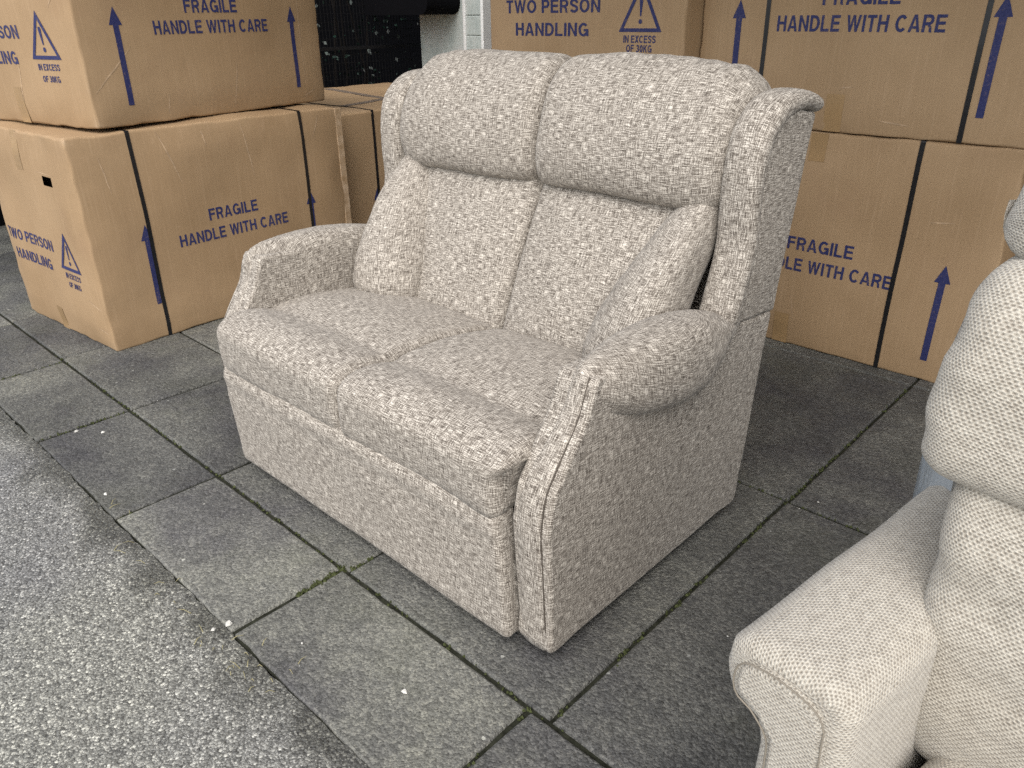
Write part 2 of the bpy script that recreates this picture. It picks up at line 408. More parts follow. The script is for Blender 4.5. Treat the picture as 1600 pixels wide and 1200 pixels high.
# road surface: finely divided edge, creeping up against the edging stones
bm = bmesh.new()
xs = [-60, -20, -9] + [-6 + i * 0.02 for i in range(361)] + [3, 20, 60]
rows = [-60.0, -10.0, -2.0, 0.0, 0.3, 0.44, None]
V = []
for x in xs:
    col = []
    for y in rows:
        if y is None:
            e = noise.noise(Vector((x * 4.1, 3.3, 0))) * 0.005 + noise.noise(Vector((x * 27, 1.3, 0))) * 0.005 + noise.noise(Vector((x * 75, 5.3, 0))) * 0.006
            col.append(bm.verts.new((x, 0.489 + e, -0.0028)))
        else: col.append(bm.verts.new((x, y, -0.003)))
    V.append(col)
for a, b in zip(V, V[1:]):
    for k in range(len(rows) - 1): bm.faces.new((a[k], b[k], b[k + 1], a[k + 1]))
rd = obj('road', bm, M_ASPH); tag(rd, kind='structure')

pave = bpy.data.objects.new('pavement', None); COL.objects.link(pave); tag(pave, kind='structure')
bm = bmesh.new(); bmesh.ops.create_grid(bm, x_segments=1, y_segments=1, size=1)
for v in bm.verts: v.co = Vector((v.co.x * 8 - 2, 0.49 + (v.co.y + 1) * 2.9, -0.0065))
obj('joint_bed', bm, M_SOIL, pave)
def slab(x0, x1, y0, y1, tilt=0.0, rough=0.003, step=0.05):
    g = 0.0034; x0 += g; x1 -= g; y0 += g; y1 -= g
    cx, cy = (x0 + x1) / 2, (y0 + y1) / 2
    per = []
    nx = max(3, int((x1 - x0) / step)); ny = max(3, int((y1 - y0) / step))
    for i in range(nx): per.append((x0 + (x1 - x0) * i / nx, y0))
    for i in range(ny): per.append((x1, y0 + (y1 - y0) * i / ny))
    for i in range(nx): per.append((x1 - (x1 - x0) * i / nx, y1))
    for i in range(ny): per.append((x0, y1 - (y1 - y0) * i / ny))
    bm = bmesh.new(); rings = []
    for ins, z in ((0.0, -0.05), (0.0, -0.006), (0.002, -0.0022), (0.006, 0.0)):
        ring = []
        for (x, y) in per:
            e = noise.noise(Vector((x * 17, y * 17, cx))) * rough + noise.noise(Vector((x * 60, y * 60, cy))) * rough * 0.7
            d = Vector((x - cx, y - cy, 0))
            px, py = x, y
            if abs(y - y0) < 1e-6: py += ins + abs(e)
            if abs(y - y1) < 1e-6: py -= ins + abs(e)
            if abs(x - x0) < 1e-6: px += ins + abs(e)
            if abs(x - x1) < 1e-6: px -= ins + abs(e)
            ring.append(bm.verts.new((px - cx, py - cy, z + tilt * d.y)))
        rings.append(ring)
    n = len(per)
    for a, b in zip(rings, rings[1:]):
        for k in range(n): bm.faces.new((a[k], a[(k + 1) % n], b[(k + 1) % n], b[k]))
    bm.faces.new(rings[-1])
    o = obj('paving_slab', bm, M_SLAB, pave); o.location = (cx, cy, random.uniform(-0.0012, 0.0018)); return o
kx = [-6.12, -5.52, -4.92, -4.32, -3.72, -3.118, -2.517, -1.916, -1.304, -0.700, -0.10, 0.50, 1.10, 1.7]
for a, b in zip(kx, kx[1:]): slab(a, b, 0.488, 0.780, rough=0.006)
r2 = [-6.2, -5.6, -5.0, -4.35, -3.75, -3.153, -2.510, -1.912, -1.283, -0.652, -0.05, 0.56, 1.17, 1.8]
for a, b in zip(r2, r2[1:]):
    if abs(a + 3.153) < 0.01:
        slab(a, b - 0.006, 0.780, 1.222); slab(a, b - 0.006, 1.222, 1.757)
    else: slab(a, b, 0.780, 1.757)
r3 = [-6.2, -5.6, -4.97, -4.35, -3.74, -3.14, -2.52, -1.91, -1.27, -0.646, -0.03, 0.58, 1.17, 1.8]
for a, b in zip(r3, r3[1:]): slab(a, b, 1.757, 2.72); slab(a, b, 2.72, 3.66)
# moss in the joints, straw, pale chips: nobody could count them
bm = bmesh.new()
def moss_line(x0, y0, x1, y1, dens, wd):
    n = int(math.hypot(x1 - x0, y1 - y0) * dens)
    for i in range(n):
        f = random.random(); x = x0 + (x1 - x0) * f + random.gauss(0, wd); y = y0 + (y1 - y0) * f + random.gauss(0, wd)
        if noise.noise(Vector((x * 6, y * 6, 2))) < -0.05: continue
        s = random.uniform(0.002, 0.005); z = random.uniform(-0.004, 0.002)
        vs = [bm.verts.new((x + s * math.cos(a) * random.uniform(.6, 1.3), y + s * math.sin(a) * random.uniform(.6, 1.3), z - 0.003)) for a in (0, 1.25, 2.5, 3.8, 5)]
        top = bm.verts.new((x, y, z + s * 0.7))
        for k in range(5): bm.faces.new((vs[k], vs[(k + 1) % 5], top))
for k in kx[3:11]: moss_line(k, 0.49, k, 0.78, 120, 0.003)
moss_line(-1.304, 0.5, -1.304, 0.79, 800, 0.006)
moss_line(-3.2, 0.780, -0.3, 0.780, 60, 0.003)
moss_line(-1.283, 0.79, -1.283, 0.92, 700, 0.004)
moss_line(-0.65, 0.8, -0.646, 2.75, 150, 0.004); moss_line(-1.2, 1.757, 0.2, 1.757, 90, 0.003)
mo = obj('moss', bm, M_MOSS); tag(mo, 'green moss growing along the joints of the paving', 'moss', kind='stuff')
bm = bmesh.new()
for i in range(34):
    x = random.choice([random.gauss(-1.28, 0.10), random.uniform(-2.2, -0.8)]); y = random.gauss(0.475, 0.03)
    a = random.uniform(0, 6.28); l = random.uniform(0.010, 0.035); h = random.uniform(0.001, 0.012)
    p0 = Vector((x, y, -0.004)); p2 = p0 + Vector((math.cos(a) * l, math.sin(a) * l, h)); p1 = (p0 + p2) / 2 + Vector((0, 0, 0.005))
    add_tube(bm, [p0, p1, p2], [0.0009, 0.0008, 0.0003], 4)
st = obj('dry_grass', bm, M_STRAW); tag(st, 'dry straws of grass lying at the road edge', 'dry grass', kind='stuff')
bm = bmesh.new()
fixed = [(-2.49, 0.60), (-2.42, 0.655), (-0.905, 0.640), (-2.05, 0.52), (-1.345, 0.470), (-1.33, 0.50), (-0.40, 2.35), (-1.12, 2.45)]
for i in range(80):
    if i < len(fixed): x, y = fixed[i]; s = random.uniform(0.006, 0.010)
    else:
        x = random.uniform(-4, 0.2); y = random.uniform(0.0, 2.6); s = random.uniform(0.0012, 0.0032)
    if x < -3 and y > 0.9: continue
    z = 0.001 if y > 0.49 else -0.004
    vs = [bm.verts.new((x + s * math.cos(a) * random.uniform(.5, 1.2), y + s * math.sin(a) * random.uniform(.5, 1.2), z)) for a in (0, 1.25, 2.5, 3.8, 5)]
    top = [bm.verts.new((x + (v.co.x - x) * 0.55, y + (v.co.y - y) * 0.55, z + s * 0.6)) for v in vs]
    for k in range(5): bm.faces.new((vs[k], vs[(k + 1) % 5], top[(k + 1) % 5], top[k]))
    bm.faces.new(top)
db = obj('litter', bm, M_STONE); tag(db, 'pale stone chips and crumbs scattered on the paving', 'litter', kind='stuff')

# ------------------------------------------------------------------ shop building behind: pillar, dark front, unseen canopy added for shade
bld = thing('shop_building', 'pale painted wall pillar beside a black doorway behind the stacked boxes', 'building', (-4.18, 3.8, 0))
def wbox(name, lo, hi, m, parent, bev=0.0, off=(-4.18, 3.8, 0)):
    bm = bmesh.new(); add_box(bm, [lo[i] - off[i] for i in range(3)], [hi[i] - off[i] for i in range(3)], bev)
    return obj(name, bm, m, parent)
wbox('pillar', (-4.44, 3.80, 0), (-3.985, 4.3, 3.4), M_WALL, bld, 0.006)
for i in range(28):
    z0 = i * 0.118
    bo = wbox('painted_block', (-3.983, 3.804 + random.uniform(-0.002, 0.002), z0 + 0.0015), (-3.845, 4.3, z0 + 0.1165), M_WALL, bld, 0.005)
wbox('mortar', (-3.983, 3.811, 0), (-3.845, 4.29, 3.4), M_WALL, bld)
wbox('corner_bead', (-4.003, 3.792, 0), (-3.980, 3.812, 3.4), M_WTRIM, bld, 0.004)
wbox('door_frame', (-3.842, 3.795, 0), (-3.818, 4.3, 3.4), M_WTRIM, bld, 0.004)
wbox('doorway', (-3.815, 4.25, 0), (-2.6, 4.32, 3.4), M_NIGHT, bld)  # flat black panel; the dark of the recess is in its colour
wbox('shopfront', (-2.6, 3.9, 0), (4.0, 4.32, 3.4), M_SHOP, bld)
wbox('upper_wall', (-9.0, 3.86, 3.4), (6.0, 4.4, 6.5), M_WALL, bld)
bm = bmesh.new(); off = Vector((-4.18, 3.8, 0))
aw = [(-2.7, 3.85, 2.75), (4.0, 3.85, 2.75), (4.0, 1.45, 2.08), (-2.7, 1.45, 2.08)]
lo_ = [bm.verts.new(Vector(p) - off) for p in aw]; hi_ = [bm.verts.new(Vector(p) - off + Vector((0, 0, 0.03))) for p in aw]
bm.faces.new(lo_[::-1]); bm.faces.new(hi_)
for k in range(4): bm.faces.new((lo_[k], lo_[(k + 1) % 4], hi_[(k + 1) % 4], hi_[k]))
obj('added_shade_awning', bm, M_AWN, bld)  # out-of-view canopy, added and sized to shade the boxes and paving
# black rounded box fixed to the pillar
bm = bmesh.new(); add_box(bm, (-0.36, -0.14, 0), (0.36, 0.14, 0.62))
bmesh.ops.bevel(bm, geom=[e for e in bm.edges if abs(e.verts[0].co.y - e.verts[1].co.y) > 0.1], offset=0.07, segments=6, affect='EDGES', profile=0.5)
bx = obj('wall_box', bm, M_NIGHT); bx.location = (-4.385, 3.655, 1.187)
tag(bx, 'black box with rounded lower corner fixed on the pale pillar', 'wall box')

# fence of black wire mesh with a dark hedge behind it
fen = thing('wire_fence', 'black wire mesh fence in front of the dark hedge', 'fence', (-4.66, 3.0, 0))
bm = bmesh.new()
y = -1.35
while y < 1.5:
    add_box(bm, (-0.0015, y - 0.0015, 0.0), (0.0015, y + 0.0015, 2.0)); y += 0.026
z = 0.05
while z < 2.0:
    add_box(bm, (-0.0035, -1.35, z - 0.0015), (-0.0015, 1.5, z + 0.0015)); z += 0.05
wm = obj('wire_mesh', bm, M_BMET, fen); wm['kind'] = 'stuff'
for zz in (0.98, 1.9):
    bm = bmesh.new(); add_box(bm, (-0.012, -1.35, zz), (0.012, 1.5, zz + 0.02)); obj('rail', bm, M_BMET, fen)
for yy in (-1.36, 1.5):
    bm = bmesh.new(); add_box(bm, (-0.025, yy - 0.02, 0), (0.025, yy + 0.02, 2.05)); obj('post', bm, M_BMET, fen)
hed = thing('hedge', 'dark green hedge with glinting leaves behind the black fence', 'hedge', (-5.2, 3.0, 0))
bm = bmesh.new()
for i in range(5200):
    y = random.uniform(-1.4, 1.7); z = random.uniform(0.3, 1.9); x = random.uniform(-0.25, 0.42)
    if noise.noise(Vector((x * 3, y * 3.3, z * 3.3))) < 0.12 + 0.25 * max(0, z - 0.95): continue
    d = Vector((random.gauss(0, 1), random.gauss(0, 1), random.gauss(0, 0.6))).normalized(); s = d.orthogonal().normalized()
    l = random.uniform(0.022, 0.046); p = Vector((x, y, z))
    vs = [bm.verts.new(p), bm.verts.new(p + d * l * 0.5 + s * l * 0.28), bm.verts.new(p + d * l), bm.verts.new(p + d * l * 0.5 - s * l * 0.28)]
    bm.faces.new(vs)
fo = obj('foliage', bm, M_LEAF, hed); fo['kind'] = 'stuff'
bm = bmesh.new()
for i in range(16):
    y = random.uniform(-1.3, 0.9); add_tube(bm, [(0, y, 0), (0.05, y + random.gauss(0, .08), 0.8), (0.1, y + random.gauss(0, .15), 1.8)], [0.012, 0.008, 0.003], 6)
obj('stems', bm, M_DARK, hed)
bm = bmesh.new(); add_box(bm, (-5.75, 1.0, 0), (-5.70, 6.5, 2.8))  # black sheet added so the gaps in the hedge read dark
bw = obj('hedge_shade_backing', bm, M_NIGHT); tag(bw, 'black screen standing behind the hedge', 'wall')

# ------------------------------------------------------------------ cartons
def _arc(cx, cy, rx, ry, a0, a1, n=10):
    return [(cx + rx * math.cos(R(a0 + (a1 - a0) * k / n)), cy + ry * math.sin(R(a0 + (a1 - a0) * k / n))) for k in range(n + 1)]
SW = 0.178                                         # stroke width of the heavy grotesque print
def _st(*p): return ('s', list(p))
def _pl(*p): return ('p', list(p))
h_ = SW / 2; _stem = _st((h_, 0), (h_, 1))
GLY = {
 'F': (.60, [_stem, _st((SW, 1 - h_), (.60, 1 - h_)), _st((SW, .53), (.55, .53))]),
 'E': (.63, [_stem, _st((SW, 1 - h_), (.62, 1 - h_)), _st((SW, .52), (.58, .52)), _st((SW, h_), (.63, h_))]),
 'L': (.58, [_stem, _st((SW, h_), (.58, h_))]),
 'I': (SW, [_stem]),
 'H': (.67, [_stem, _st((.67 - h_, 0), (.67 - h_, 1)), _st((SW, .53), (.67 - SW, .53))]),
 'N': (.68, [_stem, _st((.68 - h_, 0), (.68 - h_, 1)), _pl((SW * .9, 1), (SW * .1, 1), (.68 - SW * .9, 0), (.68 - SW * .1, 0))]),
 'T': (.61, [_st((0, 1 - h_), (.61, 1 - h_)), _st((.305, 0), (.305, 1 - SW))]),
 'A': (.72, [_pl((0, 0), (.175, 0), (.36, .80), (.36, 1), (.265, 1)), _pl((.545, 0), (.72, 0), (.455, 1), (.36, 1), (.36, .80)), _pl((.19, .20), (.53, .20), (.50, .345), (.22, .345))]),
 'W': (.98, [_pl((0, 1), (.17, 1), (.30, .22), (.31, 0), (.21, 0)), _pl((.21, 0), (.36, 0), (.49, .72), (.49, 1), (.41, 1)), _pl((.62, 0), (.77, 0), (.57, 1), (.49, 1), (.49, .72)), _pl((.67, 0), (.77, 0), (.98, 1), (.81, 1), (.68, .22))]),
 'D': (.68, [_stem, ('s', [(SW, 1 - h_), (.30, 1 - h_)] + _arc(.30, .5, .297, .5 - h_, 90, -90, 14)[1:] + [(SW, h_)])]),
 'P': (.63, [_stem, ('s', [(SW, 1 - h_), (.36, 1 - h_)] + _arc(.36, .685, .19, .2325, 90, -90)[1:] + [(SW, .4525)])]),
 'R': (.67, [_stem, ('s', [(SW, 1 - h_), (.38, 1 - h_)] + _arc(.38, .70, .19, .2175, 90, -90)[1:] + [(SW, .4825)]), _pl((.30, .40), (.46, .44), (.57, .30), (.59, .08), (.64, 0), (.46, 0), (.43, .10), (.42, .28))]),
 'O': (.76, [('s', _arc(.38, .5, .38 - h_, .5 - h_, 0, 360, 28))]),
 '0': (.56, [('s', _arc(.28, .5, .28 - h_, .5 - h_, 0, 360, 24))]),
 'C': (.72, [('s', _arc(.37, .5, .37 - h_, .5 - h_, 42, 318, 22))]),
 'G': (.74, [('s', _arc(.37, .5, .37 - h_, .5 - h_, 42, 330, 22)), _st((.40, .46), (.74, .46)), _st((.74 - h_ * .8, .39), (.74 - h_ * .8, .02))]),
 'S': (.64, [('s', [(.565, .70)] + _arc(.325, .715, .225, .2025, 25, 180, 8) + [(.13, .62), (.22, .555), (.42, .475), (.52, .40)] + _arc(.325, .29, .235, .2075, 10, -160, 9))]),
 'K': (.70, [_stem, _pl((SW, .33), (SW, .55), (.48, 1), (.69, 1)), _pl((.27, .52), (.40, .63), (.71, 0), (.51, 0))]),
 'X': (.66, [_pl((0, 0), (.20, 0), (.66, 1), (.46, 1)), _pl((.46, 0), (.66, 0), (.20, 1), (0, 1))]),
 '3': (.56, [('s', _arc(.27, .725, .19, .19, 160, -80, 9) + [(.22, .53)]), ('s', [(.22, .53)] + _arc(.27, .29, .205, .2075, 80, -160, 10))]),
}
def text_geo(body, capheight, width=None):
    """drawn capitals: strokes and wedges, centred on x, baseline at 0; returns points, faces and a layer per point"""
    pts, fs, lay, wds = [], [], [], []; x = 0.0; ln = 0; wn = 0
    for ch in body:
        if ch == ' ': x += .34; wn += 1; continue
        w_, strokes = GLY[ch]
        for kind, P in strokes:
            b = len(pts); ln += 1
            if kind == 'p':
                pts += [(x + a, c) for a, c in P]; fs.append(tuple(range(b, b + len(P)))); lay += [ln] * len(P)
            else:
                closed = len(P) > 8 and math.hypot(P[0][0] - P[-1][0], P[0][1] - P[-1][1]) < 1e-6
                n = len(P)
                for k, (a, c) in enumerate(P):
                    q0 = P[k - 1] if k > 0 else (P[-2] if closed else P[0]); q1 = P[k + 1] if k < n - 1 else (P[1] if closed else P[-1])
                    d = Vector((q1[0] - q0[0], q1[1] - q0[1])); d.normalize(); m_ = Vector((-d.y, d.x)) * h_
                    if 0 < k < n - 1 or closed:
                        e = Vector((a - q0[0], c - q0[1]))
                        if e.length > 1e-6: m_ = m_ / max(.6, abs(e.normalized().dot(d)))
                    pts += [(x + a + m_.x, c + m_.y), (x + a - m_.x, c - m_.y)]; lay += [ln, ln]
                    if k: fs.append((b + 2 * k - 2, b + 2 * k - 1, b + 2 * k + 1, b + 2 * k))
        x += w_ + .115; wds += [wn] * (len(pts) - len(wds))
    x -= .115; kx_ = width / x if width else capheight
    return [((a - x / 2) * kx_, c * capheight) for a, c in pts], fs, lay, wds
class Carton:
    def __init__(s, label, loc, rz, LX, LY, H, seed, group, bulge=0.006, tilt=None):
        s.LX, s.LY, s.H, s.seed, s.bulge = LX, LY, H, seed, bulge
        s.o = thing('cardboard_box', label, 'box', loc, rz, group)
        if tilt: s.o.rotation_euler = (tilt[0], tilt[1], rz)
        s.hole = None
    def disp(s, face, u, v):
        W = {'-y': s.LX, '+y': s.LX, '+x': s.LY, '-x': s.LY, '+z': s.LX, '-z': s.LX}[face]; Hh = s.LY if face in ('+z', '-z') else s.H
        a = max(0, min(1, min(u, W - u) / 0.10)); b = max(0, min(1, min(v, Hh - v) / 0.10)); f = (a * a * (3 - 2 * a)) * (b * b * (3 - 2 * b))
        n1 = noise.noise(Vector((u * 3.1 + s.seed, v * 3.1, ord(face[1]) + ord(face[0]))))
        n2 = noise.noise(Vector((u * 9 + s.seed, v * 9, ord(face[1]) * 2.3)))
        return f * (s.bulge * (0.6 + 0.9 * n1) + 0.0014 * n2)
    def pos(s, face, u, v, off=0.0):
        d = s.disp(face, u, v) + off; hx, hy = s.LX / 2, s.LY / 2
        if face == '-y': return Vector((-hx + u, -hy - d, v))
        if face == '+y': return Vector((hx - u, hy + d, v))
        if face == '+x': return Vector((hx + d, -hy + u, v))
        if face == '-x': return Vector((-hx - d, hy - u, v))
        if face == '+z': return Vector((-hx + u, -hy + v, s.H + d))
        return Vector((-hx + u, hy - v, -d * 0.0 - off))
    def build(s, hole=None):
        r = 0.011
        def lines(W, extra=()):
            a = [0, r * .25, r * .6, r]; base = a + [r + (W - 2 * r) * k / 26 for k in range(1, 26)] + [W - x for x in a[::-1]]
            for e in extra: base.append(e)
            return sorted(set(round(x, 5) for x in base))
        bm = bmesh.new(); cache = {}
        def vert(p):
            k = (round(p.x, 5), round(p.y, 5), round(p.z, 5))
            if k not in cache: cache[k] = bm.verts.new(p)
            return cache[k]
        for face in ('-y', '+y', '+x', '-x', '+z', '-z'):
            W = {'-y': s.LX, '+y': s.LX, '+x': s.LY, '-x': s.LY, '+z': s.LX, '-z': s.LX}[face]; Hh = s.LY if face in ('+z', '-z') else s.H
            hl = hole if hole and hole[0] == face else None
            us = lines(W, hl[1:3] if hl else ()); vs = lines(Hh, hl[3:5] if hl else ())
            G = [[None] * len(vs) for _ in us]
            for i, u in enumerate(us):
                for j, v in enumerate(vs):
                    base = s.pos(face, u, v, -s.disp(face, u, v)); d = s.disp(face, u, v)
                    # rounded edges, with a little crumple along them
                    rr = r
                    lo = Vector((-s.LX / 2 + rr, -s.LY / 2 + rr, rr)); hi = Vector((s.LX / 2 - rr, s.LY / 2 - rr, s.H - rr))
                    q = Vector([min(max(base[k], lo[k]), hi[k]) for k in range(3)]); n = base - q
                    p = q + n.normalized() * rr if n.length > 1e-9 else base
                    nf = {'-y': (0, -1, 0), '+y': (0, 1, 0), '+x': (1, 0, 0), '-x': (-1, 0, 0), '+z': (0, 0, 1), '-z': (0, 0, -1)}[face]
                    p = p + Vector(nf) * d
                    edge = min(min(u, W - u), min(v, Hh - v))
                    if edge < 0.05:
                        key = Vector((round(base.x, 4) * 14 + s.seed, round(base.y, 4) * 14, round(base.z, 4) * 14))
                        p = p + (noise.noise_vector(key) * 0.0060 + noise.noise_vector(key * 3.1) * 0.0018) * (1 - edge / 0.05)
                    if p.z < 0.0005: p.z = 0.0005
                    G[i][j] = (u, v, p)
            for i in range(len(us) - 1):
                for j in range(len(vs) - 1):
                    if hl and hl[1] - 1e-4 <= (us[i] + us[i + 1]) / 2 <= hl[2] and hl[3] <= (vs[j] + vs[j + 1]) / 2 <= hl[4]: continue
                    q = [vert(G[a][b][2]) for a, b in ((i, j), (i + 1, j), (i + 1, j + 1), (i, j + 1))]
                    if len(set(q)) < 3: continue
                    try: bm.faces.new(q)
                    except ValueError: pass
        bmesh.ops.recalc_face_normals(bm, faces=bm.faces[:])
        obj('carton_body', bm, M_CARD, s.o, True)
        return s
    def flat(s, name, face, pts, faces, m, off):
        bm = bmesh.new(); vs = [bm.verts.new(s.pos(face, u, v, off[k] if isinstance(off, list) else off)) for k, (u, v) in enumerate(pts)]
        for f in faces:
            try: bm.faces.new([vs[i] for i in f])
            except ValueError: pass
        return obj(name, bm, m, s.o)
    def text(s, face, body, u, v, cap, width=None):
        p, f, ly, wd = text_geo(body, cap, width)
        for k in range(max(wd) + 1):
            ids = [i for i in range(len(p)) if wd[i] == k]; mp = {i: n for n, i in enumerate(ids)}
            s.flat('printed_word', face, [(u + p[i][0], v + p[i][1]) for i in ids], [tuple(mp[i] for i in q) for q in f if q[0] in mp], M_INK, [0.0014 + .00002 * (ly[i] % 4) for i in ids])
    def arrow(s, face, u, v0, v1, wd=0.022):
        hw = wd * 1.15; hh = 0.060; n = 6; pts = []; fs = []
        for k in range(n + 1):
            vv = v0 + (v1 - hh - v0) * k / n; pts += [(u - wd / 2, vv), (u + wd / 2, vv)]
            if k: fs.append((2 * k - 2, 2 * k - 1, 2 * k + 1, 2 * k))
        b = len(pts); pts += [(u - hw, v1 - hh), (u + hw, v1 - hh), (u, v1)]; fs.append((b, b + 1, b + 2))
        return s.flat('printed_arrow', face, pts, fs, M_INK, 0.0016)
    def warning(s, face, u, v, w, h):
        o = 0.011
        A = [(u - w / 2, v), (u + w / 2, v), (u, v + h)]
        I = [(u - w / 2 + o * 2.0, v + o * 1.15), (u + w / 2 - o * 2.0, v + o * 1.15), (u, v + h - o * 2.6)]
        pts = A + I; fs = [(0, 1, 4, 3), (1, 2, 5, 4), (2, 0, 3, 5)]
        b = len(pts); pts += [(u - 0.003, v + h * .30), (u + 0.003, v + h * .30), (u + 0.008, v + h * .62), (u + 0.005, v + h * .67), (u - 0.005, v + h * .67), (u - 0.008, v + h * .62)]
        fs.append(tuple(range(b, b + 6)))
        b = len(pts); pts += [(u + 0.0085 * math.cos(a * math.pi / 6), v + h * .20 + 0.0085 * math.sin(a * math.pi / 6)) for a in range(12)]; fs.append(tuple(range(b, b + 12)))
        s.flat('printed_warning_triangle', face, pts, fs, M_INK, 0.0016)
    def tape(s, face, u, v0, v1, wd=0.05, m=None):
        pts = []; fs = []
        for k in range(9):
            vv = v0 + (v1 - v0) * k / 8; pts += [(u - wd / 2, vv), (u + wd / 2, vv)]
            if k: fs.append((2 * k - 2, 2 * k - 1, 2 * k + 1, 2 * k))
        return s.flat('tape', face, pts, fs, m or M_TAPE, 0.0012)
    def strap(s, axis, c, wd=0.016, slack=0.0):
        """band round the box: axis 'y' -> loop over the +x,+z,-x,-z faces at distance c along the +x face; 'x' -> over -y,+z,+y faces"""
        bm = bmesh.new(); A = []; t = 0.0022
        def pt(face, u, v): return s.pos(face, u, v, t)
        seq = []
        if axis == 'y':
            for k in range(15): seq.append(('+x', k / 14))
            for k in range(9): seq.append(('+z', k / 8))
            for k in range(9): seq.append(('-x', 1 - k / 8))
            def P(face, f, du):
                if face == '+x': return pt('+x', c + du + slack * math.sin(f * math.pi) , min(max(f * s.H, 0.002), s.H - 0.002))
                if face == '+z': return pt('+z', s.LX * (1 - f), c + du)
                return pt('-x', s.LY - c - du, min(max(f * s.H, 0.002), s.H))
        else:
            for k in range(15): seq.append(('-y', k / 14))
            for k in range(9): seq.append(('+z', k / 8))
            for k in range(9): seq.append(('+y', 1 - k / 8))
            def P(face, f, du):
                if face == '-y': return pt('-y', c + du + slack * math.sin(f * math.pi), min(max(f * s.H, 0.002), s.H - 0.002))
                if face == '+z': return pt('+z', c + du, s.LY * f)
                return pt('+y', s.LX - c - du, min(max(f * s.H, 0.002), s.H))
        for face, f in seq:
            a, b = P(face, f, -wd / 2), P(face, f, wd / 2); A.append((bm.verts.new(a), bm.verts.new(b)))
        for p, q in zip(A, A[1:]): bm.faces.new((p[0], p[1], q[1], q[0]))
        return obj('strap', bm, M_STRAP, s.o)
    def crease(s, face, u0, v0, u1, v1, w=.0022):
        pts = []; fs = []; n = 8
        for k in range(n + 1):
            f = k / n; uu = u0 + (u1 - u0) * f + noise.noise(Vector((f * 4, u0 * 9, v0))) * .004; vv = v0 + (v1 - v0) * f; ww = w * (.25 + math.sin(f * math.pi))
            d = Vector((-(v1 - v0), u1 - u0)).normalized() * ww; pts += [(uu - d.x, vv - d.y), (uu + d.x, vv + d.y)]
            if k: fs.append((2 * k - 2, 2 * k - 1, 2 * k + 1, 2 * k))
        return s.flat('crease', face, pts, fs, M_CREASE, 0.0009)

GL = 'cardboard boxes stacked on the pavement'
def rot2(a, x, y): return (x * math.cos(a) - y * math.sin(a), x * math.sin(a) + y * math.cos(a))
# lower left box: corner (-3.05,.949), yaw 4.2 deg
def place_corner(cx, cy, a, LX, LY):   # centre of a box whose (+x,-y) corner is at (cx,cy)
    dx, dy = rot2(a, -LX / 2, LY / 2); return cx + dx, cy + dy
a1 = R(4.2); LX, LY, HH = 0.80, 1.21, 0.812
x, y = place_corner(-3.05, .949, a1, LX, LY)
A = Carton('bottom box of the left stack, with an oval hand hole and black straps', (x, y, 0), a1, LX, LY, HH, 1.3, GL, 0.013)
A.build(hole=('-y', LX - 0.245, LX - 0.165, 0.625, 0.660))
bm = bmesh.new(); add_box(bm, (LX / 2 - 0.30, -LY / 2 + 0.03, 0.55), (LX / 2 - 0.10, -LY / 2 + 0.05, 0.74)); obj('hole_shade_plate', bm, M_DARK, A.o)  # dark plate behind the hole paints the shaded inside of the box
A.text('+x', 'FRAGILE', .607, .430, .047, .235); A.text('+x', 'HANDLE WITH CARE', .605, .350, .047, .525)
A.arrow('+x', .213, .145, .468); A.arrow('+x', 1.005, .145, .468)
A.strap('y', .228); A.strap('y', 1.0)
A.text('-y', 'TWO PERSON', .255, .352, .045, .435); A.text('-y', 'HANDLING', .255, .268, .045, .335)
A.warning('-y', LX - .198, .297, .172, .152); A.text('-y', 'IN EXCESS', LX - .195, .262, .022, .125); A.text('-y', 'OF 30KG', LX - .195, .226, .022, .10)
A.tape('-y', LX - .43, .665, .810, .055); A.tape('-y', LX - .43, .002, .10, .055)
for cr in ((.335, .805, .40, .60), (.70, .80, .735, .575), (.10, .74, .12, .60), (.52, .80, .53, .72), (1.06, .70, 1.10, .79)): A.crease('+x', *cr)
bm = bmesh.new()
add_box(bm, (A.LX / 2 - .010, A.LY / 2 - .012, .01), (A.LX / 2 + .004, A.LY / 2 + .022, .808), .002)
for v in bm.verts: v.co += noise.noise_vector(v.co * 9) * .004
obj('flap_edge', bm, M_CARD, A.o)
A.crease('-y', .50, .672, .66, .668, .0012); A.crease('-y', .70, .20, .78, .16); A.crease('-y', .72, .09, .785, .07)
# upper left box
a2 = R(11.5); LX, LY, HH = 0.84, 1.16, 0.80
x, y = place_corner(-3.072, 1.083, a2, LX, LY)
B = Carton('top box of the left stack, set back a little askew', (x, y, 0.825), a2, LX, LY, HH, 5.1, GL, 0.011)
B.build()
B.text('+x', 'FRAGILE', .573, .380, .047, .245); B.text('+x', 'HANDLE WITH CARE', .573, .307, .047, .545)
B.arrow('+x', .148, .072, .402); B.arrow('+x', .99, .072, .402)
B.text('-y', 'TWO PERSON', .27, .300, .045, .45); B.text('-y', 'HANDLING', .27, .212, .045, .345)
B.warning('-y', LX - .205, .232, .175, .160); B.text('-y', 'IN EXCESS', LX - .205, .195, .022, .13); B.text('-y', 'OF 30KG', LX - .205, .155, .022, .105)
B.tape('-y', LX - .46, .002, .13, .055)
B.strap('x', 0.30) if False else None
for cr in ((.02, .12, .19, .27), (.30, .005, .31, .10), (.62, .02, .66, .20), (1.02, .03, 1.09, .06), (.80, .50, .86, .62)): B.crease('+x', *cr)
B.crease('+x', 1.035, .01, 1.03, .79, .0016); B.crease('-y', .40, .06, .44, .22); B.crease('-y', .72, .40, .80, .47)
